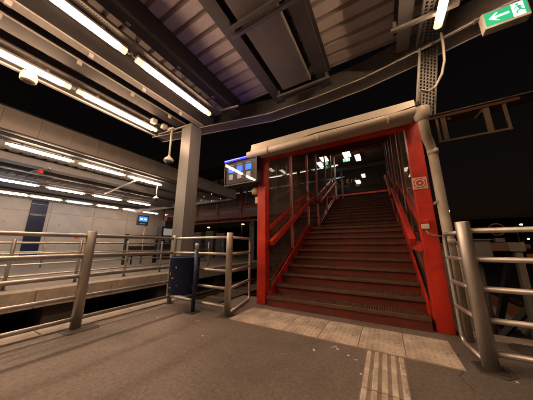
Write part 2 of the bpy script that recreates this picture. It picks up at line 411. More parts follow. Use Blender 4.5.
ibeam('roof_beam', 1.9, 2.12, 4.12, 4.495, YB, edge_y(2) - .4, 'beam_grey', cy)
# channel beams between the two lamp rows
put('channel_beam', MB().prism([(x, YB, z) for x, z in [(-3.74, 4.02), (-3.44, 4.02), (-3.44, 4.495), (-3.46, 4.495), (-3.46, 4.04), (-3.72, 4.04), (-3.72, 4.495), (-3.74, 4.495)]], (0, edge_y(-3.6) - .34 - YB, 0)), 'beam_dark', cy)
put('channel_beam', MB().prism([(x, YB, z) for x, z in [(-4.48, 4.04), (-4.16, 4.04), (-4.16, 4.495), (-4.18, 4.495), (-4.18, 4.06), (-4.46, 4.06), (-4.46, 4.495), (-4.48, 4.495)]], (0, edge_y(-4.3) - .34 - YB, 0)), 'beam_dark', cy)
put('cover_strip', B(-3.90, -3.745, YB, edge_y(-3.8) - .36, 4.0, 4.03), 'strip_white', cy)
put('conduit', T([(-4.13, YB, 4.03), (-4.13, edge_y(-4.1) - .36, 4.03)], .012, 8), 'strip_white', cy)
for k in range(8):      # hanger clips
    for x, z in ((-3.79, 3.97), (-4.15, 4.0), (-2.86, 4.12)):
        y = 2.95 - k * .85 + (x * .07)
        put('hanger_clip', B(x - .018, x + .018, y - .03, y + .03, z - .05, z + .05), 'strip_white', cy)
# outer edge over the track
put('edge_lip', MB().prism([(x, YB, z) for x, z in [(-5.36, 4.0), (-5.30, 4.0), (-5.30, 4.02), (-5.34, 4.02), (-5.34, 4.6), (-5.36, 4.6)]], (0, edge_y(-5.33) - .02 - YB, 0)), 'strip_white', cy)
put('edge_beam', B(-5.335, -5.18, YB, edge_y(-5.2) - .33, 4.05, 4.49), 'beam_grey', cy)
# flat ceiling duct
put('ceiling_duct', B(-1.46, -.91, YB, 3.28, 4.06, 4.40), 'beam_mid', cy, .006)
put('duct_lip', B(-.905, -.885, YB, 3.28, 4.045, 4.12), 'galvanised', cy)
# cross bars hung under the beams
def strut(y, x0, x1, z):
    s = put('cross_bar', MB().bar((x0, y, z), (x1, y, z), .05, .045), 'tray_steel', cy)
    for x in (x0 + .05, x1 - .05):
        put('bracket', B(x - .02, x + .02, y - .03, y + .03, z + .024, z + .12), 'tray_steel', s)
strut(1.78, -1.66, -.62, 4.0); strut(1.90, -1.66, -.62, 4.02); strut(3.34, -1.62, -.56, 4.0); strut(3.44, -1.62, -.56, 4.01)
strut(2.93, .40, 1.14, 3.985)
put('cross_bar', MB().bar((-3.0, 3.0, 3.93), (-2.45, 3.1, 3.95), .03, .03), 'galvanised', cy)
for y in (2.62, 2.9, 3.08):
    put('junction_box', B(-4.78, -4.66, y - .06, y + .06, 3.98, 4.09), 'white_plastic', cy, .008)
put('cross_bar', MB().bar((-5.1, 3.0, 3.97), (-4.05, 3.12, 3.99), .03, .03), 'strip_white', cy)
# end beam: channel running round the bent roof edge, web outside, flange below
def offset_edge(q):
    out = []
    for k, (x, y) in enumerate(EDGE):
        ns = []
        for a, b in ((k - 1, k), (k, k + 1)):
            if a < 0 or b >= len(EDGE): continue
            d = Vector((EDGE[b][0] - EDGE[a][0], EDGE[b][1] - EDGE[a][1])).normalized(); ns.append(Vector((d.y, -d.x)))
        nn = sum(ns, Vector((0, 0))).normalized(); nn *= 1 / nn.dot(ns[0])
        out.append((x + nn.x * q, y + nn.y * q))
    return out
eb = MB(); prof = [(0, 4.0), (.31, 4.0), (.31, 4.022), (.02, 4.022), (.02, 4.62), (0, 4.62)]
rows = [offset_edge(q) for q, z in prof]; ne = len(EDGE); npf = len(prof)
for k in range(ne):
    for (q, z), row in zip(prof, rows): eb.v.append((row[k][0], row[k][1], z))
for k in range(ne - 1):
    for p in range(npf):
        a = k * npf + p; b = k * npf + (p + 1) % npf
        eb.f.append((a, b, b + npf, a + npf)); eb.sm.append(False)
eb.f += [tuple(range(npf)), tuple(range((ne - 1) * npf, ne * npf))]; eb.sm += [False, False]
put('end_beam', eb, 'galvanised', cy)
cpts = []
for (x, y) in EDGE: cpts.append((x, y - .33, 3.99))
put('conduit', T(cpts, .014, 8), 'strip_white', cy)
put('conduit', T([(x, y - .02, 3.985) for x, y in EDGE], .011, 8), 'strip_white', cy)
for k in range(14):
    x = -4.0 + k * .45
    put('conduit_clip', B(x - .015, x + .015, edge_y(x) - .36, edge_y(x) - .30, 3.968, 4.0), 'galvanised', cy)

# canopy column (H-section) carrying the near canopy
col = thing('steel_column', 'tall grey steel H-column carrying the near canopy behind the blue bin', 'column', (-4.1, 3.3, -.95))
put('flange', B(-4.28, -3.93, 3.12, 3.145, -.95, 4.03), 'column_paint', col, .003)
put('flange', B(-4.28, -3.93, 3.43, 3.455, -.95, 4.03), 'column_paint', col, .003)
put('web', B(-4.115, -4.095, 3.146, 3.429, -.95, 4.03), 'column_paint', col)
put('side_plate', B(-3.945, -3.93, 3.147, 3.428, -.7, 4.0), 'column_paint', col)
put('base_plate', B(-4.4, -3.8, 3.0, 3.58, -.95, -.9), 'column_paint', col)

# ------------------------------------------------------------------ tube lamps
def lamp_proto(length, tube):
    r = bpy.data.objects.new('tube_lamp', None); C.objects.link(r)
    h = length / 2
    put('housing', MB().prism([(-.044, -h, .0415), (.044, -h, .0415), (.036, -h, .08), (-.036, -h, .08)], (0, 2 * h, 0)), 'fascia_metal', r)
    for q in (-.6, .6): put('mounting_clip', B(-.02, .02, q * h - .02, q * h + .02, .08, .135), 'galvanised', r)
    m = MB(); n = 9; prof = [(-.048 * math.cos(R(-30 + 240 * j / n)), .016 - .046 * math.sin(R(-30 + 240 * j / n))) for j in range(n + 1)]
    m.prism([(x, -h + .09, z) for x, z in prof], (0, 2 * h - .18, 0))
    put('diffuser', m, tube + '_body', r)
    put('tube', T([(0, -h + .12, -.024), (0, h - .12, -.024)], .021, 10), tube, r)
    for s in (-1, 1):
        put('end_cap', MB().prism([(x * 1.04, s * (h - .09), z * 1.0 - .001) for x, z in prof], (0, s * .09, 0)), 'cap_glow', r)
        put('cable_gland', T([(0, s * h, .02), (0, s * (h + .05), .02), (0, s * (h + .07), .06)], .011, 6), 'strip_white', r)
    return r
protos = {}
def lamp(x, y, z, label, group, length=1.58, tube='tube_warm', rot=0.0):
    key = (length, tube)
    if key not in protos:
        r = protos[key] = lamp_proto(length, tube)
    else: r = copy_tree(protos[key])
    r.location = (x, y, z - (.055 if group != 'lamps under the stair roof' else 0)); r.rotation_euler.z = rot
    return tag(r, label, 'lamp', group)
GA = 'tube lamps in the upper row under the near canopy'; GB = 'tube lamps in the lower row under the near canopy'
lamp(-3.00, 2.05, 3.80, 'warm tube lamp in the upper near row, the one ending by the roof edge', GA, 1.53)
lamp(-3.00, .373, 3.80, 'warm tube lamp in the upper near row, cut by the top of the picture', GA, 1.53)
lamp(-4.95, 2.02, 4.0, 'warm tube lamp in the outer near row, ending beside the security camera', GB, 1.64)
lamp(-4.95, .28, 4.0, 'warm tube lamp in the outer near row, beside the round loudspeaker', GB, 1.64)
for k in range(2):
    lamp(-3.00, -1.305 - k * 1.678, 3.80, 'warm tube lamp under the near canopy, behind the viewpoint', 'tube lamps behind the viewpoint', 1.64)
    lamp(-4.95, -1.46 - k * 1.8, 4.0, 'warm tube lamp under the near canopy, behind the viewpoint', 'tube lamps behind the viewpoint', 1.64)
lamp(.95, 2.28, 3.97, 'warm tube lamp under the perforated cable tray at the top right', 'tube lamps under the right tray', 1.64, 'tube_right')
lamp(.95, -1.4, 3.97, 'warm tube lamp under the near canopy, behind the viewpoint', 'tube lamps behind the viewpoint', 1.64, 'tube_right')

# ------------------------------------------------------------------ perforated cable trays
def tray(a, b, width, label, side=Vector((1, 0, 0)), n_long=6, pitch=.05, bar_w=.024, lip=.05, up=Vector((0, 0, 1)), mat='tray_steel'):
    a, b = Vector(a), Vector(b); t = (b - a).normalized(); L_ = (b - a).length
    o = thing('cable_tray', label, 'cable tray', tuple(a))
    bed = MB()
    for j in range(n_long):
        q = -width / 2 + width * j / (n_long - 1)
        bed.bar(a + side * q, b + side * q, bar_w, .004, up)
    for k in range(int(L_ / pitch)):
        for j in range(n_long - 1):
            off = .5 * pitch if j % 2 else 0
            p = a + t * (k * pitch + off + .01)
            q0 = -width / 2 + width * j / (n_long - 1) + bar_w / 2; q1 = -width / 2 + width * (j + 1) / (n_long - 1) - bar_w / 2
            bed.bar(p + side * q0, p + side * q1, .018, .004, up)
    put('tray_bed', bed, mat, o)
    for s in (-1, 1):
        e = side * s * (width / 2 + .014)
        put('tray_side', MB().prism([a + e - side * .002, a + e + side * .002, a + e + side * .002 + up * lip, a + e - side * .002 + up * lip], b - a), mat, o)
    put('cables', MB().tube([a + up * .022 + side * .03, b + up * .022 + side * .03], .014, 6).tube([a + up * .022 - side * .05, b + up * .022 - side * .05], .016, 6).tube([a + up * .022 - side * .01, b + up * .022 - side * .01], .012, 6).tube([a + up * .022 + side * .07, b + up * .022 + side * .07], .012, 6), 'rubber', o)
    return o
tray((.88, YB, 4.05), (.92, 3.48, 4.05), .28, 'perforated steel cable tray along the ceiling at the top right')
tray((.925, 3.50, 4.04), (.735, 3.52, 2.86), .20, 'perforated cable tray dropping from the roof to the gutter end', side=Vector((1, 0, 0)), up=Vector((0, 1, 0)), n_long=6, pitch=.055, bar_w=.017, mat='tray_dark')
for k in range(9):
    y = 2.9 - k * .84
    put('tray_hanger', T([(-2.97, y, 3.90), (-2.97, y, 4.5)], .006, 6), 'galvanised', cy)
tray((-2.97, YB, 3.875), (-2.97, 3.05, 3.875), .16, 'perforated tray above the upper row of near tube lamps', n_long=6, pitch=.03, bar_w=.02, lip=.03)
tray((-4.90, YB, 4.085), (-4.90, 3.1, 4.085), .14, 'perforated tray above the outer row of near tube lamps', n_long=6, pitch=.03, bar_w=.018, lip=.03)
put('edge_panel', B(-5.28, -5.0, YB, 3.12, 4.075, 4.085), 'beam_mid', cy)

# ------------------------------------------------------------------ speaker, dome cameras
sp = thing('loudspeaker', 'round beige ceiling loudspeaker beside the outer lamp row', 'loudspeaker', (-5.2, .62, 3.93))
put('body', MB().lathe((-5.2, .62, 3.83), [(.085, 0), (.105, .012), (.11, .05), (.10, .15), (.05, .17)], 28), 'beige_plastic', sp)
put('grille', MB().lathe((-5.2, .62, 3.822), [(.06, 0), (.062, .004), (.065, .008)], 24), 'kerb', sp)
put('bracket', MB().bar((-5.2, .62, 3.99), (-5.0, .62, 4.03), .04, .02), 'galvanised', sp)
def dome(x, y, z, rod, label, s=1.0):
    d = thing('dome_camera', label, 'security camera', (x, y, z))
    put('mount_plate', B(x - .1 * s, x + .1 * s, y - .06 * s, y + .06 * s, z - .03, z), 'white_plastic', d, .01)
    put('drop_pole', T([(x, y, z - .025), (x, y, z - rod)], .022 * s, 12), 'white_plastic', d)
    h = put('housing', MB().lathe((x, y, z - rod - .13 * s), [(.075 * s, 0), (.115 * s, .012), (.115 * s, .045), (.09 * s, .09), (.035 * s, .13), (.03 * s, .16)], 24), 'white_plastic', d)
    put('dome_glass', MB().lathe((x, y, z - rod - .13 * s), [(.02 * s, -.075 * s), (.05 * s, -.062 * s), (.07 * s, -.035 * s), (.074 * s, -.001)], 20), 'black_plastic', h)
dome(-4.52, 3.0, 3.96, .78, 'white dome camera on a long pole beside the steel column')
dome(-9.4, 5.8, 3.98, .66, 'smaller white dome camera hanging under the far canopy', 1.15)

# ================================================================== RAILINGS
RZ = (1.12, .865, .615, .365, .115)
def post(parent, x, y, r, h, name='post'):
    p = put(name, T([(x, y, 0), (x, y, h - .006), (x, y, h)], [r, r, r * .94], 18), 'steel', parent)
    put('base_plate', B(x - r * 1.6, x + r * 1.6, y - r * 1.6, y + r * 1.6, .001, .007), 'rubber', p)
    return p
rl = thing('railing', 'steel tube railing along the left platform edge beside the bin', 'railing', (-3.42, 2.58, 0))
post(rl, -3.42, 1.28, .055, 1.185); post(rl, -3.42, 2.57, .038, 1.18)
post(rl, -3.42, .0, .04, 1.18); post(rl, -3.42, -1.28, .055, 1.18); post(rl, -3.42, -2.56, .04, 1.18)
for z in RZ: put('rail', T([(-3.42, -3.0, z), (-3.42, 2.57, z)], .024), 'steel', rl)
rm = thing('railing', 'short steel railing corner between the blue bin and the red left column', 'railing', (-2.09, 2.55, 0))
post(rm, -2.09, 2.55, .05, 1.19)
for z in RZ: put('rail', T([(-3.38, 2.57, z), (-2.09, 2.55, z)], .022), 'steel', rm)
ex, ey = -2.30, 3.42
def end_loop(parent, ax, ay, ex, ey):
    d = Vector((ex - ax, ey - ay, 0)).normalized(); e = Vector((ex, ey, 0)); rr = .07
    z0, z1 = RZ[-1] - .09, RZ[0]
    pts = [Vector((ax, ay, z1))] + arc(e - d * rr + Vector((0, 0, z1 - rr)), (0, 0, 1), d, rr, 0, 90) + arc(e - d * rr + Vector((0, 0, z0 + rr)), d, (0, 0, -1), rr, 0, 90) + [Vector((ax, ay, z0))]
    put('end_loop', T(pts, .022), 'steel', parent)
    for z in RZ[1:-1]: put('rail', T([(ax, ay, z), (ex, ey, z)], .021), 'steel', parent)
end_loop(rm, -2.09, 2.55, ex, ey)
rr_ = thing('railing', 'steel tube railing at the right edge of the platform by the downpipe', 'railing', (.66, 2.61, 0))
post(rr_, .66, 2.61, .055, 1.215); post(rr_, 2.0, 2.61, .04, 1.19); post(rr_, 3.3, 2.61, .055, 1.19)
for z in RZ: put('rail', T([(.66, 2.61, z + .01), (3.6, 2.61, z + .01)], .024), 'steel', rr_)
end_loop(rr_, .66, 2.61, .605, 3.09)
r2 = thing('railing', 'steel railing on the edge of the opposite platform across the track', 'railing', (-7.62, 1.4, 0))
for k in range(9): post(r2, -7.62, -2.4 + k * 1.262, .035, 1.14)
for z in (1.06, .80, .54, .28): put('rail', T([(-7.62, -3, z), (-7.62, 7.7, z)], .02), 'steel', r2)
put('latch_loop', T(arc((-7.62, 1.12, .93), (0, 1, 0), (0, 0, 1), .1, 60, 300, 10), .018, 8), 'steel', r2)
r3 = thing('railing', 'thin steel barrier further back on the opposite platform', 'railing', (-14, 2, 0))
for k in range(7): post(r3, -14, -2.2 + k * 1.9, .035, 1.12)
for z in (1.08, .7, .35): put('rail', T([(-14, -4, z), (-14, 9.2, z)], .028, 8), 'steel', r3)

# ------------------------------------------------------------------ litter bin on its post
bn = thing('litter_bin', 'dark blue cylindrical litter bin with peeled stickers on a blue post', 'litter bin', (-2.92, 2.44, 0))
put('bucket', MB().lathe((-2.93, 2.44, .25), [(.20, 0), (.215, .006), (.228, .02), (.236, .54), (.242, .545), (.242, .565), (.228, .567), (.222, .54), (.20, .03)], 36), 'bin_blue', bn)
put('post', T([(-2.655, 2.42, 0), (-2.655, 2.42, .95)], .03, 14), 'post_blue', bn)
put('post_cap', T([(-2.655, 2.42, .93), (-2.655, 2.42, 1.02), (-2.655, 2.42, 1.03)], [.032, .032, .02], 14), 'galvanised', bn)
put('bracket', B(-2.71, -2.64, 2.40, 2.46, .70, .74), 'post_blue', bn); put('bracket', B(-2.71, -2.64, 2.40, 2.46, .34, .38), 'post_blue', bn)
put('base_plate', B(-2.74, -2.57, 2.34, 2.50, .001, .012), 'rubber', bn)
for ang, z, wd, hh in ((-100, .56, .05, .06), (-84, .50, .09, .035), (-118, .70, .04, .03), (-72, .66, .03, .05), (-95, .36, .07, .03), (-130, .45, .05, .05), (-66, .40, .025, .02)):
    m = MB(); rad = .2345; pts = []
    for q in range(7):
        t = 2 * math.pi * q / 7; rr = random.uniform(.45, 1.0)
        a_ = R(ang) + math.cos(t) * rr * wd / 2 / rad; pts.append((-2.93 + (rad + .003) * math.cos(a_), 2.44 + (rad + .003) * math.sin(a_), z + math.sin(t) * rr * hh / 2))
    nrm = Vector((math.cos(R(ang)), math.sin(R(ang)), 0)) * .0015
    put('peeled_sticker', m.prism(pts, nrm), 'peeled', bn)

# ================================================================== STAIRCASE
RISE, GO = .15, .30
def nose(i): return (3.30 + GO * (i - 1), .16 + RISE * (i - 1)) if i <= 10 else (7.05 + GO * (i - 11), 1.66 + RISE * (i - 11))
XL, XR = -1.84, .39
st = thing('staircase', 'rust-red steel staircase with grating treads climbing to the footbridge', 'staircase', (-.72, 3.3, 0))
tr = MB(); w = XR - XL
tr.box(0, w, 0, .035, -.045, 0)                       # nosing bar
tr.box(0, w, .035, .33, -.05, -.022)
nb = 74
for k in range(nb):
    x = (k + .5) * w / nb
    tr.box(x - .007, x + .007, .038, .325, -.021, -.003)
for y in (.12, .20, .28): tr.box(0, w, y - .004, y + .004, -.0215, -.006)
trm = tr.mesh('tread', 'tread_steel')
rm_ = {}
for i in range(1, 21):
    y, z = nose(i)
    if i != 10: put('tread', trm, None, st, 0, (XL, y - .03, z))
    h = .16 if i == 1 else RISE
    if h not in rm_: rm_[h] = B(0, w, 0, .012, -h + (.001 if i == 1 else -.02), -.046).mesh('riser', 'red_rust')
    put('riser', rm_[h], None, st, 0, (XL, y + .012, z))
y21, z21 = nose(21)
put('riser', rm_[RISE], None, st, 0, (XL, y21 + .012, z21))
put('kick_plate', B(XL, XR, 3.285, 3.311, 0.001, .112), 'red_rust', st, .002)
put('landing', B(XL, XR, 5.97, 7.37, 1.45, 1.508), 'tread_steel', st)
put('top_landing', B(XL, XR, y21 - .03, 11.35, z21 - .08, z21), 'tread_steel', st)
# side stringers (sloped red plates)
def stringer(x):
    def q(y, z): return (x, y, z)
    y1, z1 = nose(1); y10, z10 = nose(10); y11, z11 = nose(11)
    low, hi = -.24, .07
    put('stringer', MB().prism([q(3.46, 0.001), q(3.46, z1 + hi + .05), q(y10 - .2, z10 + hi), q(y11 - .25, z10 + hi), q(y21, z21 + hi), q(y21, z21 + low), q(y11, z11 + low - .05), q(y10, z10 + low), q(y1 + .55, 0.001)], (.03, 0, 0)), 'red_paint', st)
stringer(XL - .032); stringer(XR + .002)

# ================================================================== STAIR PAVILION
pv = thing('stair_pavilion', 'red steel and glass stair enclosure with cream gutter', 'stair pavilion', (-.72, 3.3, 0))
cL = put('corner_column', B(-2.06, -1.885, 3.30, 3.45, 0.001, 2.98), 'red_paint', pv, .006)
cR = put('corner_column', B(.425, .60, 3.31, 3.46, 0.001, 2.98), 'red_paint', pv, .006)
put('header_beam', B(-1.884, .424, 3.315, 3.44, 2.668, 2.96), 'red_paint', pv, .004)
put('soffit_board', B(-1.995, .52, 2.985, 3.312, 2.703, 2.722), 'cream', pv)
def rz(y): return 2.90 + .405 * (y - 3.3)          # underside of the sloping roof
put('roof_slab', MB().prism([(-2.02, 3.12, rz(3.12)), (-2.02, 10.3, rz(10.3)), (-2.02, 10.3, rz(10.3) + .12), (-2.02, 3.12, rz(3.12) + .08)], (2.64, 0, 0)), 'dark_soffit', pv)
for y in (4.66, 6.0, 7.07, 8.5, 9.76):
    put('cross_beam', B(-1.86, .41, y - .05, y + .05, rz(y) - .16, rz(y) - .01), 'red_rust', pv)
for x in (-1.94, .46):
    put('eaves_beam', MB().prism([(x - .05, 3.46, rz(3.46) - .13), (x + .05, 3.46, rz(3.46) - .13), (x + .05, 3.46, rz(3.46) - .005), (x - .05, 3.46, rz(3.46) - .005)], (0, 10.1 - 3.46, .405 * (10.1 - 3.46))), 'red_paint', pv)
# flashing and gutter along the front
put('flashing', MB().prism([(-2.0, 2.93, 2.675), (-2.0, 2.98, 2.675), (-2.0, 2.98, 2.73), (-2.0, 3.30, 2.80), (-2.0, 3.30, 2.96), (-2.0, 2.96, 2.845)], (2.53, 0, 0)), 'cream_sheet', pv, .008)
gp = [(-2.01, 2.875, 2.605), (.62, 2.875, 2.615)]
gut = put('gutter', MB().tube(gp, .056, 20), 'cream', pv)
for x in (-1.6, -.72, .2): put('gutter_strap', T([(x, 2.875, 2.61), (x + .03, 2.875, 2.61)], .060, 20), 'cream', gut)
put('gutter_cable', T([(.62, 3.0, 2.98), (.60, 2.95, 2.85), (.57, 2.90, 2.72), (.3, 2.895, 2.685), (-.3, 2.89, 2.69), (-.75, 2.89, 2.70), (-1.0, 2.89, 2.675), (-2.0, 2.89, 2.67)], .009, 6), 'rubber', pv)
# downpipe with swan neck
dp = [(.565, 2.89, 2.62), (.565, 2.89, 2.50), (.572, 2.91, 2.43), (.60, 3.04, 2.34), (.645, 3.16, 2.27), (.665, 3.2, 2.18), (.668, 3.2, 1.2), (.668, 3.2, .001)]
put('downpipe', T(dp, .052, 18), 'cream', pv)
put('outlet_box', MB().lathe((.565, 2.89, 2.48), [(.056, 0), (.084, .05), (.09, .16), (.086, .165)], 20), 'cream', pv)
for z in (2.14, 1.0): put('pipe_collar', T([(.668, 3.2, z), (.668, 3.2, z + .07)], .060, 18), 'cream', pv)
put('pipe_clip', B(.60, .62, 3.16, 3.32, 1.5, 1.53), 'galvanised', pv)

MUL = [3.46, 4.66, 6.0, 7.07, 8.5, 9.76]
def rail_z(y):
    pts = [(3.3, 1.10), (5.75, 2.33), (6.1, 2.50), (6.95, 2.50), (7.15, 2.60), (10.05, 4.08), (10.6, 4.12)]
    for (a, za), (b, zb) in zip(pts, pts[1:]):
        if y <= b: return za + (zb - za) * (y - a) / (b - a)
    return 4.12
def str_z(y):
    pts = [(3.46, .28), (5.8, 1.58), (6.8, 1.58), (10.05, 3.23), (11, 3.23)]
    for (a, za), (b, zb) in zip(pts, pts[1:]):
        if y <= b: return za + (zb - za) * (y - a) / (b - a)
    return 3.33
def side_wall(xw, s):           # s: +1 when the stairs lie on the +x side
    for i, y in enumerate(MUL[1:]):
        m = put('mullion', B(xw - .03, xw + .03, y - .028, y + .028, str_z(y) - .02, rz(y) - .02), 'red_paint', pv)
        put('cover_strip', B(xw + s * .031 - .006, xw + s * .031 + .006, y - .05, y - .008, str_z(y) - .01, rz(y) - .14), 'galvanised', m)
    # sloping transom on the glass line
    tp_ = [(xw, yy, rail_z(yy) + .13) for yy in (3.46, 5.8, 6.1, 6.95, 7.15, 9.9)]
    for a, b in zip(tp_, tp_[1:]): put('transom', MB().bar(a, b, .05, .06), 'red_paint', pv)
    ys = MUL + [10.06]
    for a, b in zip(ys, ys[1:]):
        a2, b2 = a + .03, b - .03
        put('glass_pane', MB().prism([(xw - .004, a2, str_z(a2) + .0), (xw - .004, b2, str_z(b2) + .0), (xw - .004, b2, rail_z(b2) + .10), (xw - .004, a2, rail_z(a2) + .10)], (.008, 0, 0)), 'glass', pv)
        put('glass_pane', MB().prism([(xw - .004, a2, rail_z(a2) + .16), (xw - .004, b2, rail_z(b2) + .16), (xw - .004, b2, rz(b2) - .03), (xw - .004, a2, rz(a2) - .03)], (.008, 0, 0)), 'glass', pv)
    xi = xw + s * .13
    hr = [(xi, 3.34, .96), (xi, 3.36, 1.05), (xi, 5.75, 2.25), (xi, 6.1, 2.41), (xi, 6.95, 2.41), (xi, 7.15, 2.52), (xi, 10.05, 3.98), (xi, 10.5, 4.02)]
    h = MB()
    for a, b in zip(hr[1:], hr[2:]): h.bar(Vector(a) - (Vector(b) - Vector(a)).normalized() * .02, b, .075, .105)
    hp = put('handrail', h, 'red_paint', pv, .01)
    for y in (3.6, 4.66, 6.0, 7.07, 8.5, 9.76):
        put('handrail_bracket', MB().bar((xw + s * .03, y, rail_z(y) - .09), (xi, y, rail_z(y) - .09), .03, .03), 'red_paint', hp)
side_wall(-1.905, 1); side_wall(.455, -1)
put('handrail_stub', MB().bar((.43, 3.38, .98), (.33, 3.4, 1.0), .05, .12), 'red_paint', pv)

lamp(-.75, 3.66, 2.955, 'short lamp hidden behind the header beam, added to brighten the stairs', 'lamps under the stair roof', .7, 'tube_stair_fill', R(90))  # added fill lamp, kept out of sight, brightens the stair flights
# fire sign and call point on the right column
fs = thing('fire_sign', 'small red fire hose sign on the right red column', 'sign', (.505, 3.305, 1.81))
put('plate', B(.415, .575, 3.300, 3.306, 1.73, 1.89), 'sign_white', fs)
put('red_field', B(.428, .562, 3.2965, 3.2995, 1.743, 1.877), 'sign_red', fs)
def ring(c, r0, r1, y, n=24):
    m = MB()
    for k in range(n):
        a, b = 2 * math.pi * k / n, 2 * math.pi * (k + 1) / n
        m.prism([(c[0] + r0 * math.cos(a), y, c[1] + r0 * math.sin(a)), (c[0] + r1 * math.cos(a), y, c[1] + r1 * math.sin(a)), (c[0] + r1 * math.cos(b), y, c[1] + r1 * math.sin(b)), (c[0] + r0 * math.cos(b), y, c[1] + r0 * math.sin(b))], (0, .002, 0))
    return m
put('disc_symbol', ring((.495, 1.81), .0, .056, 3.2945), 'sign_white', fs)
put('ring_symbol', ring((.495, 1.81), .016, .042, 3.292), 'sign_red', fs)
for dx, dz in ((-.052, -.052), (.052, -.052), (-.052, .052), (.052, .052)):
    put('corner_mark', B(.495 + dx - .010, .495 + dx + .010, 3.294, 3.296, 1.81 + dz - .010, 1.81 + dz + .010), 'sign_white', fs)
cp = thing('call_point', 'small red and white call box with cable on the right red column', 'call box', (.475, 3.30, 1.27))
put('box', B(.435, .515, 3.25, 3.309, 1.265, 1.32), 'sign_red', cp, .006); put('front', B(.437, .513, 3.245, 3.309, 1.20, 1.262), 'sign_white', cp, .006)
put('cable', T([(.475, 3.28, 1.20), (.49, 3.27, 1.15), (.53, 3.27, 1.12), (.60, 3.28, 1.11), (.66, 3.33, 1.11)], .011, 8), 'galvanised', cp)
sg = thing('fire_sign', 'red sign edge low on the right red column below the call box', 'sign', (.505, 3.305, 1.5))
put('plate', B(.455, .53, 3.3025, 3.3085, 1.545, 1.56), 'sign_red', sg)

# blue-lit information panel on the left column
ip = thing('information_panel', 'wall box with three blue squares over three grey squares beside the left red column', 'information panel', (-2.37, 3.2, 2.17))
ip_case = put('case', B(-2.76, -1.97, 3.14, 3.29, 2.17, 2.70), 'dark_case', ip, .008)
put('screen_field', B(-2.73, -2.0, 3.130, 3.1385, 2.21, 2.66), 'black_plastic', ip)
for k in range(3):
    x = -2.60 + k * .215
    put('blue_square', B(x - .068, x + .068, 3.126, 3.1295, 2.45, 2.57), 'tile_blue', ip)
    put('grey_square', B(x - .05, x + .05, 3.126, 3.1295, 2.30, 2.41), 'tile_grey', ip)
    put('pictogram', B(x - .03, x + .03, 3.123, 3.1255, 2.49, 2.53), 'exit_white' if False else 'tile_blue', ip)
    put('caption', B(x - .06, x + .05, 3.126, 3.129, 2.60, 2.612), 'tile_grey', ip)
put('cover_glass', B(-2.745, -1.985, 3.112, 3.118, 2.19, 2.68), 'glass_display', ip)
put('frame', MB().box(-2.76, -2.745, 3.108, 3.139, 2.17, 2.70).box(-1.985, -1.97, 3.108, 3.139, 2.17, 2.70).box(-2.745, -1.985, 3.108, 3.139, 2.17, 2.19).box(-2.745, -1.985, 3.108, 3.139, 2.68, 2.70), 'dark_case', ip)
put('light_strip', T([(-2.75, 3.098, 2.712), (-1.98, 3.098, 2.712)], .013, 8), 'blue_light', ip)
put('strip_bracket', B(-2.75, -1.98, 3.10, 3.14, 2.702, 2.7085), 'dark_case', ip)
lb = thing('junction_box', 'pale round junction box under the information panel by the red column', 'junction box', (-2.12, 3.36, 2.0))
put('body', MB().lathe((-2.14, 3.36, 1.98), [(.05, 0), (.075, .02), (.085, .08), (.06, .13), (.04, .15)], 18), 'beige_plastic', lb); put('lower_box', B(-2.14, -2.065, 3.33, 3.40, 1.80, 1.93), 'beige_plastic', lb, .01)

# exit sign under the roof edge at the top right
es = thing('exit_sign', 'green lit exit box with white arrow and running figure at the top right', 'exit sign', (1.62, 3.28, 3.73))
xs0, xs1, ys, zs0, zs1 = 1.44, 1.85, 3.26, 3.74, 4.0
put('case', B(xs0, xs1, ys, ys + .11, zs0, zs1 - .01), 'white_plastic', es, .006)
put('green_face', B(xs0 + .015, xs0 + .26, ys - .004, ys - .001, zs0 + .03, zs1 - .035), 'exit_green', es)
put('white_face', B(xs0 + .262, xs0 + .365, ys - .004, ys - .001, zs0 + .03, zs1 - .035), 'exit_white', es)
put('green_face', B(xs0 + .367, xs1 - .015, ys - .004, ys - .001, zs0 + .03, zs1 - .035), 'exit_green', es)
zc = (zs0 + zs1) / 2; yf = ys - .007
put('arrow', MB().prism([(x, yf, zc + z) for x, z in [(xs0 + .05, 0), (xs0 + .12, .06), (xs0 + .145, .06), (xs0 + .095, .014), (xs0 + .235, .014), (xs0 + .235, -.014), (xs0 + .095, -.014), (xs0 + .145, -.06), (xs0 + .12, -.06)]], (0, .003, 0)), 'exit_white', es)
xm = xs0 + .315
man = MB()
man.prism([(xm - .004 + .014 * math.cos(k * .785), yf, zc + .066 + .014 * math.sin(k * .785)) for k in range(8)], (0, .003, 0))
for a, b, wd in (((xm + .002, zc + .045), (xm + .016, zc - .012), .024), ((xm + .016, zc - .012), (xm - .02, zc - .035), .015), ((xm - .02, zc - .035), (xm - .018, zc - .07), .012), ((xm + .016, zc - .012), (xm + .045, zc - .04), .014), ((xm + .045, zc - .04), (xm + .07, zc - .04), .011), ((xm + .0, zc + .04), (xm - .035, zc + .015), .010), ((xm + .004, zc + .04), (xm + .04, zc + .02), .010)):
    man.bar((a[0], yf + .0015, a[1]), (b[0], yf + .0015, b[1]), wd, .003, up=(0, 1, 0))
put('running_figure', man, 'exit_green', es)
put('hanger', T([(xs0 + .03, ys + .06, zs1 - .01), (1.05, 3.42, 4.0)], .010, 6), 'strip_white', es)
put('conduit', T([(.76, 3.48, 3.97), (1.05, 3.43, 3.985), (1.44, 3.34, 3.99), (2.3, 3.15, 3.99)], .013, 8), 'strip_white', cy)
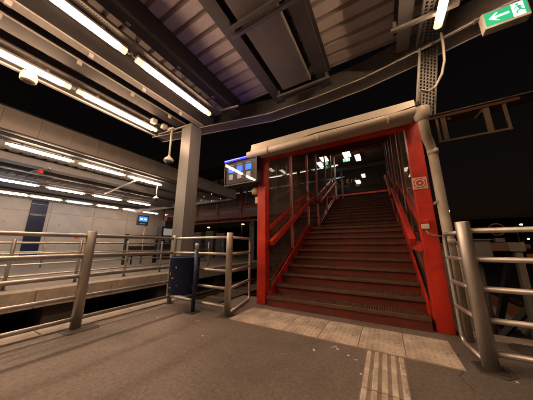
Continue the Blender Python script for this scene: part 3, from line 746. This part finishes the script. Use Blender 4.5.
# pale cables beside the dropping tray
cb = thing('cable', 'pale cable curving from the ceiling tray down to the gutter end', 'cable', (.66, 3.3, 3.0))
put('run', T([(1.03, 3.30, 3.99), (1.03, 3.32, 3.8), (1.01, 3.33, 3.55), (.95, 3.32, 3.34), (.84, 3.28, 3.14), (.72, 3.15, 3.02), (.62, 3.0, 2.98)], .016, 10), 'strip_white', cb)
cb2 = thing('cable', 'straight pale conduit on the left side of the dropping tray', 'cable', (.75, 3.45, 2.9))
put('run', T([(.80, 3.46, 4.0), (.62, 3.46, 2.93)], .016, 10), 'strip_white', cb2)

# ================================================================== FOOTBRIDGE
fb = thing('footbridge', 'red steel footbridge with glazed sides above the tracks', 'footbridge', (-10, 12.6, 3.16))
Y0, Y1, ZF, ZR = 11.4, 14.0, 3.16, 6.12
put('deck', B(-16.8, 1.0, Y0, Y1, ZF - .12, ZF), 'concrete', fb)
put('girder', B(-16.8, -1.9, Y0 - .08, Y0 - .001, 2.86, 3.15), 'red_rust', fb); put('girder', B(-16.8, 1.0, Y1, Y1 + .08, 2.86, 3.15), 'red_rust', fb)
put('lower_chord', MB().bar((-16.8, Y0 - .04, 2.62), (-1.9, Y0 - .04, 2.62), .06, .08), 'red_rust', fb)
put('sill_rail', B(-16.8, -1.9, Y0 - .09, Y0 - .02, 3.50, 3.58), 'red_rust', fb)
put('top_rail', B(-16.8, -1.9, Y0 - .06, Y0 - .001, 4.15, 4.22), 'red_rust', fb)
put('jamb_post', B(-2.05, -1.97, Y0 - .08, Y0 - .0, 3.16, ZR), 'galvanised', fb)
put('glass_pane', B(-4.06, -2.06, Y0 - .02, Y0 - .012, 3.59, ZR - .2), 'glass', fb)
for k in range(1, 8):
    x = -2.0 - k * 2.15
    put('bridge_post', B(x - .09, x + .09, Y0 - .10, Y0 + .02, 2.8, ZR), 'red_rust', fb)
    if k < 7:
        put('kick_panel', B(x - 2.06, x - .09, Y0 - .03, Y0 - .015, 3.17, 3.49), 'beam_grey', fb)
        put('glass_pane', B(x - 2.06, x - .09, Y0 - .02, Y0 - .012, 3.59, ZR - .2), 'glass', fb)
put('roof', MB().prism([(-16.8, 10.1, ZR + .02), (-16.8, 14.3, ZR + .02), (-16.8, 14.3, ZR + .25), (-16.8, 10.1, ZR + .2)], (18.2, 0, 0)), 'dark_soffit', fb)
put('roof_edge', B(-2.3, 1.4, 10.06, 10.098, ZR + .02, ZR + .23), 'brown_soffit', fb)
for k in range(9):
    x = -16.5 + k * 2.15
    put('roof_beam', B(x - .05, x + .05, Y0, Y1, ZR - .14, ZR + .01), 'red_rust', fb)
put('front_beam', B(-16.8, .9, 11.25, 11.38, ZR - .22, ZR + .01), 'red_rust', fb)
put('back_beam', B(-16.8, .9, Y1 - .12, Y1 - .001, ZR - .24, ZR + .01), 'dark_soffit', fb)
for x in (.6, -2.05, -4.6, -7.2, -9.8, -12.4, -15):
    put('window_post', B(x - .05, x + .05, Y1 - .09, Y1 - .002, ZF, ZR - .25), 'beam_grey', fb)
put('window_rail', B(-16.8, .9, Y1 - .10, Y1 - .005, 4.15, 4.26), 'red_paint', fb)
for x0, x1 in ((.55, -2.0), (-2.1, -4.55), (-4.65, -7.15), (-7.25, -9.75), (-9.85, -12.35), (-12.45, -14.95)):
    put('window_pane', B(x1, x0, Y1 - .03, Y1 - .02, ZF + .02, ZR - .26), 'glass_back', fb)
put('end_pane', B(.92, .93, 10.3, Y1 - .1, ZF, ZR), 'glass', fb)
for y in (10.3, 11.45, 12.7, 13.85): put('end_post', B(.89, .96, y - .04, y + .04, ZF, ZR), 'red_paint', fb)
for x in (-8.2, -16.0):
    put('pier', B(x - .2, x + .2, 12.4, 12.8, -.95, 3.03), 'beam_dark', fb)
# side awning with hanging frame, projecting from the right flank of the stair enclosure
aw = thing('side_awning', 'brown sheet awning on the right flank of the stair enclosure, upper right', 'awning', (1.8, 5.9, 3.8))
put('roof_sheet', MB().prism([(.64, 5.46, 3.865), (.64, 5.98, 3.915), (.64, 5.98, 3.93), (.64, 5.46, 3.88)], (2.4, 0, 0)), 'brown_soffit', aw)
put('soffit_board', MB().prism([(.66, 5.50, 3.80), (.66, 5.94, 3.842), (.66, 5.94, 3.90), (.66, 5.50, 3.86)], (1.96, 0, 0)), 'brown_soffit', aw)
put('edge_strip', B(.64, 3.04, 5.445, 5.458, 3.862, 3.885), 'pale_wood', aw)
for x in (1.0, 1.55, 2.1): put('rafter', MB().prism([(x - .03, 5.575, 3.74), (x - .03, 5.92, 3.773), (x - .03, 5.92, 3.838), (x - .03, 5.575, 3.805)], (.06, 0, 0)), 'brown_soffit', aw)
hf = thing('hanging_frame', 'open brown steel frame hanging under the awning at upper right', 'frame', (1.87, 5.56, 3.2))
for (x, wd) in ((1.33, .04), (1.44, .085), (2.14, .085), (2.41, .04)):
    put('upright', B(x - wd / 2, x + wd / 2, 5.53, 5.57, 3.265, 3.80), 'pale_wood', hf)
put('bottom_bar', B(1.305, 2.435, 5.525, 5.575, 3.222, 3.262), 'pale_wood', hf)
# lamps inside the bridge
for k in range(8):
    x = -2.9 - k * 1.85
    lamp(x, 12.7, 5.93, ['cool tube lamp in the footbridge seen through the stair glass, nearest the exit signs', 'tube lamp in the footbridge behind the left stair glass, beside the cool one'][k] if k < 2 else 'warm tube lamp, %s from the stairs in the footbridge ceiling row' % ['third', 'fourth', 'fifth', 'sixth', 'seventh', 'eighth'][k - 2], 'tube lamps in the footbridge', 1.7, 'tube_bridge_cool' if k == 0 else 'tube_bridge', R(90))
def panel_lamp(x0, x1, y0, y1, z, label):
    p = thing('ceiling_lamp', label, 'ceiling lamp', ((x0 + x1) / 2, (y0 + y1) / 2, z), 'ceiling lamps over the stair head')
    put('housing', B(x0 - .02, x1 + .02, y0 - .02, y1 + .02, z, z + .07), 'white_plastic', p)
    put('diffuser', B(x0, x1, y0, y1, z - .03, z - .001), 'panel_white', p, .008)
    put('hanger', B((x0 + x1) / 2 - .01, (x0 + x1) / 2 + .01, (y0 + y1) / 2 - .3, (y0 + y1) / 2 - .28, z + .07, ZR + .02), 'galvanised', p)
panel_lamp(-1.46, -1.12, 10.55, 11.55, 5.83, 'larger white ceiling lamp over the stair head, left of the pair')
panel_lamp(-.94, -.70, 11.75, 12.6, 5.92, 'smaller white ceiling lamp over the stair head, right of the pair')
def small_exit(x, y, z, label):
    e = thing('exit_sign', label, 'exit sign', (x, y, z))
    put('case', B(x - .17, x + .17, y, y + .06, z - .09, z + .09), 'white_plastic', e)
    put('green_face', B(x - .155, x - .01, y - .004, y - .001, z - .075, z + .075), 'exit_green', e)
    put('white_face', B(x - .008, x + .06, y - .004, y - .001, z - .075, z + .075), 'exit_white', e)
    put('green_face', B(x + .062, x + .155, y - .004, y - .001, z - .075, z + .075), 'exit_green', e)
    put('hanger', T([(x, y + .03, z + .09), (x, y + .03, ZR + .02)], .012, 6), 'galvanised', e)
small_exit(-1.33, 11.2, 5.52, 'small green exit sign hanging at the stair head, right of the pair')
small_exit(-2.42, 11.2, 5.30, 'small green exit sign seen through the stair glass, left of the pair')
# orange lights seen through the back window
nz_ = thing('neon_sign', 'tiny distant orange neon lettering seen through the window over the stairs', 'neon sign', (-5, 40, 12.4))
def squig(x, pts): put('letter', T([(x + px * .9, 40, 12.4 + pz * .9) for px, pz in pts], .06, 6), 'neon_orange', nz_)
squig(-6.2, [(0, .9), (.5, 1.0), (.6, .6), (.1, .1), (.7, .1)]); squig(-5.1, [(0, .5), (.5, .6), (.5, .9), (.1, .8), (0, .4), (.2, .1), (.6, .2)]); squig(-4.2, [(0, .1), (.1, .9)]); squig(-3.7, [(.4, 1.0), (.0, .5), (.1, .1), (.5, .1), (.5, .5), (.1, .5)])

# ================================================================== FAR CANOPY OVER THE OPPOSITE PLATFORM
fc = thing('far_canopy', 'long canopy with grey panelled fascia over the opposite platform', 'canopy', (-16, 4, 4.0))
fp = B(-.03, .03, -.3535, .3535, 4.0, 4.62).mesh('fascia_panel', 'fascia_metal')
for k in range(20): put('fascia_panel', fp, None, fc, .003, (-8.44, -3.16 + k * .712, 0))
for k in range(17): put('fascia_panel', B(-.351, .351, -.03, .03, 4.0, 4.62).mesh('fascia_panel', 'fascia_metal') if k == 0 else _pm, None, fc, .006, (-8.84 - k * .712, 10.72, 0)); _pm = C.objects[-1].data
put('fascia_trim', B(-8.5, -8.38, -3.5, 10.75, 3.965, 3.998), 'beam_dark', fc); put('fascia_trim', B(-8.5, -8.38, -3.5, 10.75, 4.622, 4.65), 'beam_dark', fc)
dm2 = deck_mesh(-23.9, -8.48, 0, .34)
for k in range(41): put('deck_panel', dm2, None, fc, 0, (0, -3.3 + k * .34, 4.50))
for x, wd, z in ((-8.72, .3, 4.08), (-10.35, .75, 4.16), (-12.35, .5, 4.16), (-13.7, .22, 4.2), (-16.4, .45, 4.2), (-18.4, .35, 4.25), (-19.9, .3, 4.3)):
    put('roof_beam', B(x - wd / 2, x + wd / 2, -3.4, 10.68, z, 4.495), 'beam_mid', fc)
put('lamp_channel', B(-9.8, -9.2, -3.4, 10.6, 4.08, 4.16), 'beam_mid', fc); put('lamp_channel', B(-15.35, -14.85, -3.4, 10.6, 4.08, 4.16), 'beam_mid', fc)
put('lamp_channel', B(-21.55, -21.05, -3.4, 10.6, 4.43, 4.49), 'column_paint', fc)
put('cross_pipe', T([(-14.2, 5.6, 4.0), (-9.6, 5.04, 4.02)], .045, 8), 'strip_white', fc)
put('cross_bar', MB().bar((-12.6, 2.25, 4.0), (-11.4, 2.5, 4.02), .06, .04), 'strip_white', fc)
for x, y in ((-9.85, 9.25), (-8.95, 9.0), (-9.3, 10.2), (-10.9, 10.0), (-10.4, 10.5), (-11.5, 9.4), (-10.6, 8.4)):
    put('spot_light', MB().lathe((x, y, 4.02), [(.022, 0), (.028, .02), (.028, .1)], 10), 'spot_white', fc)
al = thing('alarm_beacon', 'small red beacon under the far canopy', 'beacon', (-11.97, 2.38, 3.95))
put('body', MB().lathe((-11.97, 2.38, 3.86), [(.05, 0), (.09, .03), (.09, .12), (.05, .14)], 14), 'sign_red', al)
GC, GD, GE = 'tube lamps in the front row of the far canopy', 'tube lamps in the middle row of the far canopy', 'tube lamps in the row along the far wall'
ordn = ['first', 'second', 'third', 'fourth', 'fifth', 'sixth', 'seventh']
for k, (ya, yb) in enumerate(((-.75, .86), (1.05, 2.63), (2.84, 4.28), (4.5, 6.0))):
    lamp(-9.47, (ya + yb) / 2, 3.99, 'warm tube lamp, %s from the left in the front row under the far canopy' % ordn[max(k - 1, 0)] if k else 'warm tube lamp under the far canopy just outside the left of the picture', GC, 1.58, 'tube_front')
for k, (ya, yb) in enumerate(((-.2, 1.35), (1.5, 3.02), (3.35, 4.95), (5.3, 7.0), (7.35, 8.9))):
    lamp(-15.1, (ya + yb) / 2, 4.0, ('cool white' if k < 2 else 'warm') + ' tube lamp, %s from the left in the middle row under the far canopy' % ordn[k], GD, 1.64, 'tube_cool' if k < 2 else 'tube_far')
for k, y in enumerate((1.0, 3.35, 5.2, 7.25, 9.4, 11.6, 13.6)):
    lamp(-21.3, y * .935, 4.41, ('cool white' if k in (0, 3) else 'warm') + ' tube lamp, %s from the left in the row along the pale wall' % ordn[k], GE, 1.75, 'tube_cool' if k in (0, 3) else 'tube_far')
put('canopy_column', B(-12.3, -11.95, -2.4, -2.1, 0.001, 4.05), 'galvanised', fc)

# ------------------------------------------------------------------ pale wall behind the opposite platform
wl_ = thing('concrete_wall', 'long pale concrete panel wall behind the opposite platform', 'wall', (-24.1, 5, 0))
put('backing', B(-24.5, -24.12, -6, 17.5, 0, 5.6), 'concrete', wl_)
wp = B(-.05, .05, -1.492, 1.492, -.892, .892).mesh('panel', 'wall_concrete')
for i in range(8):
    for j in range(3):
        put('panel', wp, None, wl_, .008, (-24.06 + random.uniform(-.004, .004), -4.6 + i * 3.0, .92 + j * 1.8))
for i in range(8):
    for j in range(6):
        put('tie_hole', T([(-24.009, -5.4 + i * 3.0 + (j % 2) * 1.6, .9 + (j // 2) * 1.8), (-24.0, -5.4 + i * 3.0 + (j % 2) * 1.6, .9 + (j // 2) * 1.8)], .035, 8), 'beam_dark', wl_)
bd = thing('blue_panel', 'tall dark blue glossy panel on the pale wall', 'panel', (-23.95, 5.2, 0))
put('leaf', B(-23.98, -23.9, 4.72, 5.66, .001, 4.82), 'blue_door', bd, .01)
for z in (1.9, 3.3, 3.38, 4.2): put('crosspiece', B(-23.895, -23.88, 4.75, 5.63, z, z + .03), 'galvanised', bd)
ot = thing('orange_tag', 'small orange notice on the pale wall right of the blue panel', 'notice', (-23.98, 8, 1.6))
put('sheet', B(-23.995, -23.98, 7.75, 8.1, 1.55, 1.8), 'orange_tag', ot)

# information display, bench and machines on the opposite platform
pd = thing('platform_display', 'blue lit departure display on a pole on the opposite platform', 'display', (-12, 6.75, 0))
put('pole', T([(-12.02, 6.95, 0.001), (-12.02, 6.95, 2.2)], .045, 10), 'galvanised', pd)
put('case', B(-12.0, -11.88, 6.42, 7.04, 2.10, 2.66), 'dark_case', pd, .01)
put('screen', B(-11.879, -11.873, 6.50, 6.96, 2.32, 2.58), 'screen_blue', pd)
for y in (6.56, 6.78): put('text_line', B(-11.872, -11.869, y, y + .13, 2.42, 2.48), 'screen_white', pd)
put('text_line', B(-11.872, -11.869, 6.55, 6.9, 2.18, 2.2), 'tile_grey', pd)
bf = thing('bench', 'black framed bench with arm ends behind the far railing', 'bench', (-12, 6.9, 0))
put('back_rail', MB().bar((-12, 6.05, 1.52), (-12, 7.75, 1.52), .05, .06), 'black_plastic', bf)
for y in (6.05, 7.75):
    put('end_post', B(-12.06, -11.94, y - .07, y + .07, 0.001, 1.58), 'black_plastic', bf)
put('seat', B(-12.0, -11.5, 6.1, 7.7, .42, .48), 'black_plastic', bf, .01); put('back_slat', B(-12.02, -11.99, 6.1, 7.7, .7, .95), 'black_plastic', bf)
for y in (6.3, 7.5): put('leg', B(-11.8, -11.74, y - .03, y + .03, .001, .42), 'black_plastic', bf)
tk = thing('ticket_machine', 'dark ticket machine with a bright top screen beside the steel column', 'ticket machine', (-14, 9.9, 0))
put('body', B(-14.6, -14.0, 9.35, 10.4, .001, 2.35), 'dark_case', tk, .02); put('screen', B(-13.999, -13.99, 9.5, 10.3, 1.7, 2.2), 'ticket_light', tk)
put('keypad', B(-13.999, -13.985, 9.7, 10.0, 1.2, 1.5), 'galvanised', tk); put('top_hood', B(-14.55, -14.05, 9.6, 10.4, 2.352, 2.8), 'dark_case', tk)
wt = thing('roof_sign', 'small dark red box on top of the ticket machine', 'sign', (-14.2, 10.0, 2.802))
put('box', B(-14.4, -14.1, 9.75, 10.3, 2.802, 3.1), 'red_rust', wt, .01)

# cabinets below the bridge
for k, (x, y, h, lab) in enumerate(((-14.2, 13.2, 2.1, 'dark grey cabinet under the footbridge, leftmost of the row'), (-13.0, 13.4, 2.2, 'dark grey cabinet under the footbridge, second from the left'), (-11.6, 13.2, 1.95, 'dark grey cabinet under the footbridge, third from the left'))):
    c = thing('cabinet', lab, 'cabinet', (x, y, 0), 'cabinets under the footbridge')
    put('body', B(x - .45, x + .45, y - .3, y + .3, .001, h), 'beam_grey', c, .015); put('door', B(x - .4, x + .4, y - .315, y - .301, .1, h - .08), 'dark_case', c); put('handle', B(x + .28, x + .31, y - .34, y - .316, .9, 1.15), 'galvanised', c)

# ================================================================== RIGHT SIDE: BUFFER STOP AND TRACK
bs = thing('buffer_stop', 'weathered buffer stop with brown beam and pale legs beyond the right railing', 'buffer stop', (1.9, 5.3, -.95))
put('cross_beam', B(.85, 1.82, 5.12, 5.26, .90, 1.04), 'brown_soffit', bs, .008)
put('beam_end', B(1.823, 2.02, 5.11, 5.27, .895, 1.045), 'weathered_white', bs, .01)
put('end_bolt', T([(2.02, 5.19, .97), (2.09, 5.19, .97)], .05, 10), 'brown_soffit', bs)
put('front_leg', MB().bar((1.94, 5.19, .9), (1.92, 5.19, -.95), .10, .08), 'weathered_white', bs); put('front_leg', MB().bar((.95, 5.19, .9), (.95, 5.19, -.95), .13, .1), 'weathered_white', bs)
put('raking_strut', MB().bar((1.90, 5.27, .88), (1.98, 7.0, -.95), .09, .12), 'beam_grey', bs); put('raking_strut', MB().bar((.97, 5.27, .88), (.97, 7.0, -.95), .09, .12), 'beam_grey', bs)
put('raking_strut', MB().bar((1.93, 5.25, .0), (1.5, 5.9, -.95), .08, .08), 'beam_grey', bs)
bl = put('lamp_ring', T(arc((1.76, 5.19, 1.27), (1, 0, 0), (0, 0, 1), .10, 0, 360, 20), .012, 8), 'brown_soffit', bs); put('lamp_box', B(1.70, 1.82, 5.15, 5.24, 1.042, 1.12), 'beam_mid', bs, .01)
gb = thing('control_box', 'grey metal control box behind the right railing post', 'control box', (1.25, 4.4, -.95))
put('cabinet', B(1.10, 1.38, 4.35, 4.55, .76, 1.07), 'beam_mid', gb, .012); put('lid', B(1.09, 1.39, 4.33, 4.57, 1.072, 1.09), 'beam_mid', gb); put('door', B(1.12, 1.36, 4.338, 4.349, .78, 1.0), 'beam_mid', gb); put('stand', T([(1.24, 4.45, -.95), (1.24, 4.45, .76)], .03, 10), 'beam_dark', gb)
pp = thing('vent_pipe', 'slim pale pipe behind the railing loop by the downpipe', 'pipe', (.80, 3.62, -.95))
put('pipe', T([(.80, 3.62, -.95), (.80, 3.62, 1.05)], .035, 12), 'cream', pp); put('collar', T([(.80, 3.62, .5), (.80, 3.62, .57)], .042, 12), 'cream', pp)
oc = thing('orange_lit_strip', 'boards beside the right track, coloured to stand for orange-lit ground', 'orange-lit strip', (2.7, 8.5, -.95))  # added boards; their orange stands in for lamplight on the ground
for k in range(14):
    put('board', B(2.35 + (k % 2) * .01, 2.85, 6.6 + k * .33, 6.9 + k * .33, -.60 - (k % 3) * .006, -.56), 'orange_lit_ground', oc)
put('strip_base', B(2.4, 2.8, 6.5, 11.3, -.95, -.615), 'concrete', oc)
tr2 = thing('orange_notice', 'small orange notice beyond the buffer stop leg', 'notice', (2.4, 5.9, -.95))
put('plate', B(2.32, 2.42, 5.9, 5.92, .70, .84), 'orange_tag', tr2); put('stake', B(2.36, 2.38, 5.925, 5.945, -.95, .8), 'beam_dark', tr2)

# ================================================================== DISTANCE
def street_light(x, y, z, mat, label, r=.16):
    s = thing('street_lamp', label, 'street lamp', (x, y, -.95), 'distant street lamps')
    put('mast', T([(x, y, -.95), (x, y, z)], [.09, .05], 8), 'beam_dark', s)
    put('arm', T([(x, y, z), (x + .5, y - .3, z + .15)], .04, 6), 'beam_dark', s)
    put('lantern', MB().lathe((x + .5, y - .3, z + .02), [(.05, 0), (r, .05), (r, .14), (.06, .2)], 12), mat, s)
street_light(-29.3, 40, 5.7, 'street_orange', 'distant orange street lamp under the footbridge, nearest the red column', .3)
street_light(-40.3, 40, 5.4, 'street_orange', 'distant orange street lamp beside the cabinets under the footbridge', .3)
street_light(17.4, 45.3, 3.85, 'street_white', 'distant blue-white lamp just above the right railing top rail', .16)
street_light(17.75, 45.3, 1.75, 'street_orange', 'faint distant orange lamp low at the right edge', .10)
street_light(9.6, 45.3, 6.5, 'street_white', 'faint distant white lamp in the dark right of the downpipe', .03)
def signal(x, y, z, label):
    s_ = thing('rail_signal', label, 'signal', (x, y, -.95))
    put('mast', T([(x, y, -.95), (x, y, z)], .05, 8), 'beam_dark', s_)
    h_ = put('head', B(x - .12, x + .12, y - .06, y + .1, z - .1, z + .45), 'black_plastic', s_, .01)
    put('red_lens', T([(x, y - .062, z + .05), (x, y - .09, z + .05)], .05, 10), 'red_led', h_)
signal(13.33, 45, 1.72, 'small red rail signal far off above the control box')
signal(14.9, 45, 1.2, 'smaller red rail signal far off, left of the control box')
for k, (x, y, wd, h, lab) in enumerate(((-62, 70, 26, 7, 'dark low building far behind the footbridge'), (48, 95, 40, 8, 'dark low building far off at the right edge'))):
    b = thing('building', lab, 'building', (x, y, -.95))
    put('wall', B(x - wd / 2, x + wd / 2, y, y + 10, -.95, h), 'dark_building', b); put('roof', MB().prism([(x - wd / 2 - .3, y - .3, h), (x - wd / 2 - .3, y + 10.3, h), (x - wd / 2 - .3, y + 5, h + 2)], (wd + .6, 0, 0)), 'beam_dark', b)
    for q in range(6): 
        f = put('window', B(x - wd / 2 + 2 + q * wd / 7, x - wd / 2 + 3.2 + q * wd / 7, y - .04, y - .005, 2, 3.5), 'beam_grey', b)
